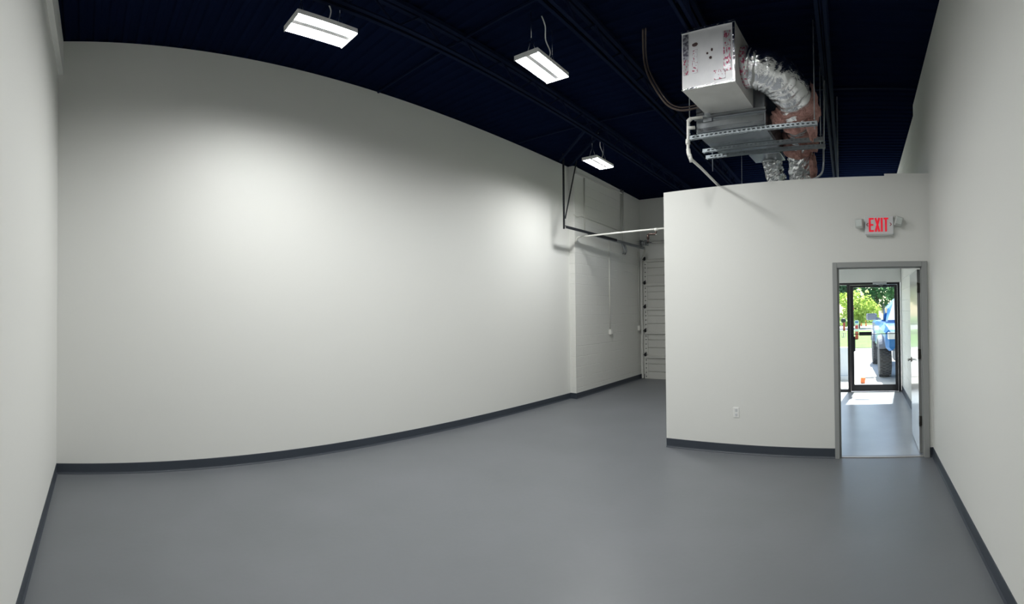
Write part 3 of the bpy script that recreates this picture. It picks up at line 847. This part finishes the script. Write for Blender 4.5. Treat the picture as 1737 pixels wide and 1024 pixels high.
# refrigerant lines
for k, lab in ((0, 'outer copper line looping from the roof to the foil duct box'), (1, 'inner copper line looping from the roof to the foil duct box')):
    o = 0.03 * k
    pts = [(-2.33 + o, 4.36, 4.52), (-2.43 + o, 4.55, 4.40), (-2.43 + o, 4.60, 4.25), (-2.365 + o, 4.62, 4.08 + o * .3), (-2.24 + o * .6, 4.66, 3.87 + o * .7), (-2.13, 4.70, 3.79 + o), (-2.02, 4.73, 3.775 + o), (-1.87, 4.77, 3.80 + o)]
    tag(MB().tube(smooth_path(pts), 0.011 - 0.003 * k, 10).build('copper_line', 'copper', base=pts[-1], rz=RZ), lab, 'copper pipe', 'copper lines beside the duct box')

# condensate drain
BV = (-2.02, 4.75, 3.3)
dr = thing('drain_pipe', 'white plastic drain pipe running from the air handler down over the partition top', 'pipe', BV, RZ)
dp = MB()
dp.tube(rounded([(-1.87, 4.80, 3.70), (-2.018, 4.76, 3.69), (-2.02, 4.75, 3.345), (-1.990, 4.76, 3.262), (-1.978, 5.00, 3.235), (-1.972, 5.62, 3.163), (-1.97, 6.2, 3.10)], 0.03), 0.0155, 12)
dp.build('pipe', 'pvc', dr, BV)
for p_, q_ in (((-1.985, 4.768, 3.693), (-2.02, 4.757, 3.66)), ((-2.02, 4.75, 3.47), (-2.02, 4.75, 3.42)), ((-2.018, 4.752, 3.37), (-2.0, 4.757, 3.28))):
    MB().tube(rounded([p_, ((p_[0] + q_[0]) / 2 - 0.004, (p_[1] + q_[1]) / 2, (p_[2] + q_[2]) / 2), q_], 0.01), 0.022, 12).build('elbow', 'pvc', dr, BV)
MB().tube([(-2.02, 4.75, 3.59), (-1.955, 4.79, 3.60)], 0.018, 12).build('side_branch', 'pvc', dr, BV)
MB().tube([(-2.005, 4.755, 3.31), (-1.985, 4.76, 3.235)], 0.021, 12).build('cleanout_cap', 'pvc', dr, BV)

# flexible ducts with torn pink insulation
def crinkle(fine, amp):
    def f(i, a, p):
        return 1 + amp * sin(i * 0.9 + 2.2 * a * 0.5 + 3.5 * noise.noise(p * 7)) + amp * 1.5 * noise.noise(p * fine) + 0.07 * noise.noise(p * 5)
    return f
def crumple(amp):
    def f(i, a, p):
        return 1 + amp * (noise.noise(p * 21) + 0.8 * noise.noise(p * 47 + Vector((3, 1, 7)))) + 0.05 * noise.noise(p * 5)
    return f
def cut(path, a, b):
    return path[int(a * (len(path) - 1)):int(b * (len(path) - 1)) + 1]
BF = (-0.95, 5.0, 3.8)
fd = thing('flexible_duct', 'thick silver flexible duct curving off the foil box, wrapped in torn pink wool', 'duct', BF, RZ)
P1 = smooth_path([(-1.285, 4.50, 3.985), (-1.12, 4.53, 3.945), (-0.985, 4.66, 3.885), (-0.915, 4.88, 3.80), (-0.930, 5.12, 3.74), (-0.965, 5.38, 3.735), (-1.000, 5.66, 3.69), (-1.040, 5.95, 3.42), (-1.055, 6.10, 3.14), (-1.055, 6.14, 2.76)], 22)
n = len(P1)
MB().tube(cut(P1, 0, .40), [0.178 + 0.012 * min(1, k / 20) for k in range(len(cut(P1, 0, .40)))], 40, fn=crinkle(15, 0.028)).build('foil_jacket', 'foil', fd, BF)
MB().tube(cut(P1, .38, .72), 0.150, 36, fn=crinkle(18, 0.03)).build('foil_jacket', 'foil', fd, BF)
MB().tube(cut(P1, .70, 1)[::2], 0.148, 30, fn=crumple(0.13), smooth=False).build('foil_jacket', 'foil', fd, BF)
def fluff(sc, amp, off=0):
    o = Vector((off, 0, 0))
    return lambda i, a, p: 1 + amp * noise.noise(p * sc + o) + amp * 0.7 * noise.noise(p * sc * 2.6 + o) + 0.05 * noise.noise(p * 40)
def ragged(a, b, r, amp, off, name='pink_insulation'):
    c = cut(P1, a, b)
    k = len(c)
    o = Vector((off, 0, 0))
    rs = [r * (0.86 + 0.14 * min(1, i / 4, (k - 1 - i) / 4)) for i in range(k)]
    f = lambda i, t, p: 1 + amp * noise.noise(p * 5 + o) + amp * 0.8 * noise.noise(p * 12 + o) + 0.07 * noise.noise(p * 34)
    MB().tube(c, rs, 48, fn=f).build(name, 'pink', fd, BF)
ragged(.335, .455, .212, .26, 0)
ragged(.565, .63, .172, .30, 5)
ragged(.645, .725, .180, .30, 8)
def blob(c, r, off):
    o = Vector((off, off, 0))
    return MB().sphere(c, r, 30, 22, lambda d: 1 + 0.30 * noise.noise(d * 2.2 + o) + 0.18 * noise.noise(d * 5 + o) + 0.06 * noise.noise(d * 14 + o))
blob((-0.755, 5.03, 3.70), (0.070, 0.10, 0.27), 1).build('pink_flap', 'pink', fd, BF)
blob((-1.09, 5.00, 3.66), (0.09, 0.09, 0.10), 3).build('pink_flap', 'pink', fd, BF)
blob((-0.86, 5.78, 3.36), (0.045, 0.09, 0.15), 4).build('pink_flap', 'pink', fd, BF)
blob((-0.835, 5.62, 3.60), (0.07, 0.12, 0.10), 6).build('pink_flap', 'pink', fd, BF)
MB().box((-1.09, 5.955, 3.17), (-1.005, 5.960, 3.29)).build('paper_tag', 'label', fd, BF)
BF2 = (-1.42, 6.1, 3.4)
f2 = thing('flexible_duct', 'short crumpled silver duct dropping left of the other behind the partition top', 'duct', BF2, RZ)
MB().tube(smooth_path([(-1.44, 6.03, 3.60), (-1.43, 6.14, 3.49), (-1.40, 6.22, 3.32), (-1.36, 6.27, 3.10), (-1.35, 6.28, 2.76)], 9), 0.122, 26, fn=crumple(0.14), smooth=False).build('foil_jacket', 'foil', f2, BF2)
MB().tube([(-1.445, 6.025, 3.62), (-1.44, 6.06, 3.58)], 0.128, 24).build('duct_collar', 'galv', f2, BF2)

# ------------------------------------------------------------------ outside: pavement, lawn, street
struct(MB().box((-14, 10.02, -0.16), (16, 21.7, -0.02)).build('pavement', 'pave'))
struct(MB().box((-40, 21.7, -0.16), (40, 40.5, 0.0)).build('lawn', 'lawn'))
struct(MB().box((-60, 40.5, -0.18), (60, 54.0, -0.03)).build('street', 'street'))
struct(MB().box((-90, 54.0, -0.16), (90, 110, 0.0)).build('lawn_far', 'lawn'))
lw = MB().box((-2.1, 11.95, -0.02), (-0.90, 12.15, 0.745), 0.01).box((-2.1, 11.80, -0.02), (-0.86, 11.95, 0.07))
tag(lw.build('low_wall', 'lowwall', base=(-1.6, 12.0, -0.02), rz=RZ), 'low pale blue wall outside the side window', 'wall')
tag(MB().rbox((-0.60, 11.25, 0.045), (0.10, 0.08, 0.13), (0.1, 0.1, 0.2), 0.01).build('marker_block', 'orange', base=(-0.60, 11.25, -0.02), rz=RZ), 'small orange block lying on the sunny pavement outside the glass door', 'marker')


def leafcloud(mb, c, r, k, size, rng):
    for _ in range(k):
        d = Vector((rng.gauss(0, 1), rng.gauss(0, 1), rng.gauss(0, 1))).normalized()
        q = 0.55 + 0.45 * rng.random() ** 0.5 + 0.22 * noise.noise(d * 2.3 + Vector(c))
        p = Vector(c) + Vector((d.x * r[0], d.y * r[1], d.z * r[2])) * q
        a = Vector((rng.gauss(0, 1), rng.gauss(0, 1), rng.gauss(0, 1))).normalized()
        b = a.cross(Vector((rng.gauss(0, 1), rng.gauss(0, 1), rng.gauss(0, 1)))).normalized()
        s = size * (0.6 + 0.8 * rng.random())
        mb.add([p - a * s, p - b * s * .5, p + a * s, p + b * s * .5], [(0, 1, 2, 3)])


def tree(x, y, h, r, m, lab, seed, name='shade_tree', cat='tree', blobs=6, k=420, size=0.30, low=0.3, group='trees beyond the street'):
    rng = random.Random(seed)
    t = thing(name, lab, cat, (x, y, -0.02), RZ, group)
    f = MB()
    for i in range(blobs):
        a = 2 * pi * i / blobs + rng.random()
        rr = r * (0.35 + 0.3 * rng.random())
        leafcloud(f, (cos(a) * rr, sin(a) * rr, h * (low + (0.95 - low) * rng.random() ** 0.8)), (r * 0.6, r * 0.6, h * 0.20), k, size, rng)
    leafcloud(f, (0, 0, h * (low + 1) / 2), (r * .8, r * .8, h * (1 - low) / 2), k, size, rng)
    f.build('foliage', m, t)
    tr = MB().tube(smooth_path([(0, 0, 0), (0.05, 0.02, h * .2), (-0.04, 0.05, h * .45), (0.1, 0, h * .75)]), [0.05 * r + 0.04] * 12 + [0.03 * r + .03] * 13, 10)
    for i in range(4):
        a = 2 * pi * i / 4 + rng.random()
        tr.tube([(0, 0, h * (.3 + .07 * i)), (cos(a) * r * .6, sin(a) * r * .6, h * (.55 + .08 * i))], 0.03 * r, 6)
    tr.build('trunk', 'bark', t)


tree(-2.75, 45.5, 3.6, 1.9, 'leafbright', 'bright yellow green bush seen through the glass door', 3, 'round_bush', 'bush', 7, 420, 0.15, 0.12, None)
tree(-6.3, 59, 8.0, 3.4, 'leafdark', 'dark tree seen through the side window behind the bright bush', 11)
tree(-1.6, 70, 9.5, 3.6, 'leafmid', 'mid green tree behind the right half of the bright bush', 12)
tree(2.7, 59, 7.6, 3.2, 'leafmid', 'green tree seen through the glass door above the truck mirror', 13)
tree(7.6, 70, 9.5, 4.2, 'leafdark', 'dark tree beyond the street behind the blue truck', 14)
tree(-11.5, 71, 9.0, 4.5, 'leafdark', 'broad dark tree beyond the street, left end of the row', 15)
tree(12.2, 59, 8.5, 4.2, 'leafmid', 'green tree beyond the street, right end of the row', 16)

# posts, barrier and signs by the lawn
def post(x, y, h, lab, ball=False, band=True):
    t = thing('marker_post', lab, 'post', (x, y, 0), RZ)
    MB().lathe([(0.09, 0), (0.09, h - 0.05), (0.06, h), (0.0, h + 0.01)], (0, 0, 0), 'z', 16).build('post', 'red', t)
    if band:
        MB().lathe([(0.092, h * .55), (0.094, h * .56), (0.094, h * .72), (0.092, h * .73)], (0, 0, 0), 'z', 16).build('white_band', 'whitepaint', t)
    if ball:
        MB().sphere((-0.05, 0, h + 0.10), (0.22, 0.22, 0.20)).build('cap', 'dark', t)
post(-1.80, 28.0, 0.80, 'red post with a white band on the lawn, seen beside the door stile')
post(-3.62, 40.2, 0.72, 'red post with a black cap seen through the side window', True, False)
br = thing('road_barrier', 'orange barrier frame standing across the lawn near the bright bush', 'barrier', (-2.55, 51.5, -0.03), RZ)
for x in (-0.28, 0.22):
    MB().box((x - 0.07, -0.07, 0), (x + 0.07, 0.07, 1.05 + x * .4)).build('leg', 'orange', br)
MB().box((-0.55, -0.05, 0.70), (0.22, 0.05, 0.88)).build('board', 'orange', br)
sg = thing('road_sign', 'small red eight-sided sign on a pole beside the bright bush', 'sign', (-2.72, 36.0, 0), RZ)
MB().tube([(0, 0.03, 0), (0, 0.03, 2.05)], 0.03, 8).build('pole', 'galv', sg)
MB().add([(0.24 * cos(pi / 8 + k * pi / 4), y_, 1.75 + 0.24 * sin(pi / 8 + k * pi / 4)) for y_ in (-0.01, 0.01) for k in range(8)],
         [list(range(8)), list(range(15, 7, -1))] + [(k, (k + 1) % 8, 8 + (k + 1) % 8, 8 + k) for k in range(8)]).build('sign_plate', 'red', sg)
MB().box((-0.16, -0.016, 1.70), (0.16, -0.011, 1.80)).build('sign_band', 'whitepaint', sg)
nb = thing('notice_board', 'small blue and white board standing on the lawn past the red post', 'sign', (-2.12, 33.0, 0), RZ)
MB().tube([(-0.12, 0.02, 0), (-0.12, 0.02, 0.9)], 0.02, 8).tube([(0.12, 0.02, 0), (0.12, 0.02, 0.9)], 0.02, 8).build('post', 'whitepaint', nb)
MB().box((-0.13, -0.015, 0.68), (0.13, 0.015, 0.98)).build('panel', 'whitepaint', nb)
MB().box((-0.11, -0.018, 0.78), (0.11, -0.014, 0.92)).build('panel_print', 'bluesign', nb)

# ------------------------------------------------------------------ blue pickup outside the glass door
BTk = Matrix.Rotation(-0.085, 3, 'Z') @ Vector((0.80, 11.52, -0.02))
tkr = thing('pickup_truck', 'bright blue pickup truck parked nose-in outside the glass door', 'truck', BTk, RZ + 0.085)
def loft(secs, m=None):
    """secs: (y, half width, z low, z high, corner) boxes with rounded corners, joined along y"""
    mb = MB(); k = 0; vs = []
    for y_, w, a, b, c in secs:
        ring = [(-w + c, a), (w - c, a), (w, a + c), (w, b - c), (w - c, b), (-w + c, b), (-w, b - c), (-w, a + c)]
        vs += [(x, y_, z) for x, z in ring]; k += 1
    fs = [(i * 8 + j, i * 8 + (j + 1) % 8, i * 8 + 8 + (j + 1) % 8, i * 8 + 8 + j) for i in range(k - 1) for j in range(8)]
    fs += [list(range(7, -1, -1)), list(range(8 * k - 8, 8 * k))]
    return mb.add(vs, fs)
body = loft([(0.06, 0.78, 0.72, 1.12, .06), (0.16, 0.86, 0.70, 1.20, .08), (0.5, 0.88, 0.92, 1.25, .10), (1.4, 0.90, 0.92, 1.31, .10), (1.62, 0.92, 0.62, 1.33, .08),
             (3.2, 0.93, 0.62, 1.34, .08), (3.24, 0.93, 0.92, 1.34, .06), (4.9, 0.92, 0.92, 1.34, .06), (5.0, 0.90, 0.75, 1.32, .06)])
body.build('body', 'truckblue', tkr)
cabm = loft([(1.55, 0.74, 1.32, 1.36, .01), (2.25, 0.63, 1.32, 1.95, .26), (2.7, 0.64, 1.32, 2.0, .26), (3.1, 0.64, 1.32, 1.97, .24), (3.25, 0.72, 1.32, 1.40, .02)]).build('cab', 'truckblue', tkr)
wsm = MB().add([(-0.68, 1.57, 1.40), (0.68, 1.57, 1.40), (0.45, 2.20, 1.935), (-0.45, 2.20, 1.935), (-0.68, 1.62, 1.36), (0.68, 1.62, 1.36), (0.45, 2.25, 1.90), (-0.45, 2.25, 1.90)],
               [(0, 1, 2, 3), (7, 6, 5, 4), (0, 4, 5, 1), (1, 5, 6, 2), (2, 6, 7, 3), (3, 7, 4, 0)])
wsm.build('windshield', 'lampclear', cabm)  # pale material puts the sky's white reflection into the glass colour
for s in (-1, 1):
    MB().add([(s * 0.785, 1.85, 1.40), (s * 0.785, 3.1, 1.40), (s * 0.728, 3.0, 1.85), (s * 0.728, 2.35, 1.85), (s * 0.77, 1.85, 1.40), (s * 0.77, 3.1, 1.40), (s * 0.715, 3.0, 1.85), (s * 0.715, 2.35, 1.85)],
             [(0, 1, 2, 3), (7, 6, 5, 4), (0, 4, 5, 1), (1, 5, 6, 2), (2, 6, 7, 3), (3, 7, 4, 0)]).build('side_window', 'autoglass', cabm)
MB().box((-0.70, -0.02, 0.48), (0.70, 0.30, 0.76), 0.05).build('bumper', 'truckgrey', tkr)
MB().box((-0.50, 0.03, 0.80), (0.50, 0.10, 1.06), 0.03).build('grille', 'dark', tkr)
for s in (-1, 1):
    MB().box((s * 0.55, 0.03, 0.98), (s * 0.82, 0.22, 1.15), 0.03).build('headlight', 'lampclear', tkr)
    mr = MB().box((s * 0.96, 1.72, 1.40), (s * 1.24, 1.86, 1.58), 0.03).bar((s * 0.85, 1.80, 1.42), (s * 1.0, 1.79, 1.46), 0.05)
    mr.build('wing_mirror', 'truckgrey', tkr)
    for wy in (0.95, 3.95):
        fl = MB()
        k = 14
        ring = [(R(32) + R(118) * j / k) for j in range(k + 1)]
        vs = []
        for a in ring:
            for rr, xx in ((0.49, 0.80), (0.49, 1.0), (0.56, 1.0), (0.62, 0.84)):
                vs.append((s * xx, wy - cos(a) * rr, 0.46 + sin(a) * rr))
        fs = [(j * 4 + q, j * 4 + (q + 1) % 4, j * 4 + 4 + (q + 1) % 4, j * 4 + 4 + q) for j in range(k) for q in range(4)] + [(0, 1, 2, 3), (4 * k + 3, 4 * k + 2, 4 * k + 1, 4 * k)]
        fl.add(vs, fs)
        fl.build('wheel_arch', 'truckgrey', tkr)
        ty = MB()
        ty.lathe([(0.24, -0.14), (0.37, -0.155), (0.415, -0.13), (0.42, 0), (0.415, 0.13), (0.37, 0.155), (0.24, 0.14)], (s * 0.83, wy, 0.435), 'x', 40)
        for j in range(34):
            a = 2 * pi * j / 34
            for q in range(4):
                cx_ = s * 0.83 - 0.115 + q * 0.077
                b_ = a + (0.09 if q % 2 else 0)
                ty.rbox((cx_, wy + sin(b_) * 0.425, 0.435 + cos(b_) * 0.425), (0.058, 0.044, 0.030), (-b_, 0, 0))
        tyo = ty.build('tyre', 'tyre', tkr)
        MB().lathe([(0.0, 0.10 * s), (0.10, 0.12 * s), (0.20, 0.10 * s), (0.24, 0.14 * s), (0.245, 0.0)], (s * 0.83, wy, 0.435), 'x', 24).build('rim', 'dark', tyo)

# ------------------------------------------------------------------ daylight
w = bpy.data.worlds.new('sky')
C.world = w
w.use_nodes = True
nt = w.node_tree
bg = nt.nodes['Background']
sk = nt.nodes.new('ShaderNodeTexSky')
sk.sky_type = 'NISHITA'
sk.sun_disc = False
sk.sun_elevation = R(54)
sk.sun_rotation = R(4)
nt.links.new(sk.outputs[0], bg.inputs[0])
bg.inputs[1].default_value = 0.40
sl = bpy.data.lights.new('sun', 'SUN')
sl.energy = 17.0
sl.angle = R(0.55)
sl.color = (1.0, 0.97, 0.92)
so = bpy.data.objects.new('sun', sl)
COL.objects.link(so)
so.location = (2, 30, 30)
dirn = Matrix.Rotation(RZ, 3, 'Z') @ Vector((-0.045, -1.0, -1.42))
so.rotation_euler = dirn.to_track_quat('-Z', 'Y').to_euler()

# ------------------------------------------------------------------ camera: a cylindrical panorama
F, X0, CY, PI_, RO = 834.9542, 1453.0394, 521.9701, 0.0137, 0.0089
cd = bpy.data.cameras.new('camera')
cd.type = 'PANO'
cd.panorama_type = 'CENTRAL_CYLINDRICAL'
hw = 868.5 / F
cd.central_cylindrical_range_u_min, cd.central_cylindrical_range_u_max = -hw, hw
cd.central_cylindrical_range_v_min, cd.central_cylindrical_range_v_max = -(1024 - CY) / F, CY / F
cd.central_cylindrical_radius = 1.0
co = bpy.data.objects.new('camera', cd)
COL.objects.link(co)
Rz = Matrix.Rotation((X0 - 868.5) / F, 3, 'Z')
Rx = Matrix.Rotation(PI_, 3, 'X')
Ry = Matrix.Rotation(RO, 3, 'Y')
base = Matrix(((1, 0, 0), (0, 0, -1), (0, 1, 0)))
co.matrix_world = (Rz @ Rx @ Ry @ base).to_4x4()
co.location = (0, 0, 1.65)
C.camera = co

C.view_settings.view_transform = 'Standard'
C.view_settings.look = 'None'
C.view_settings.gamma = 1.0
C.view_settings.use_curve_mapping = False
C.view_settings.exposure = 0.0
try:
    C.cycles.use_denoising = True
    C.cycles.max_bounces = 10
    C.cycles.diffuse_bounces = 6
    C.cycles.sample_clamp_indirect = 6.0
except Exception:
    pass
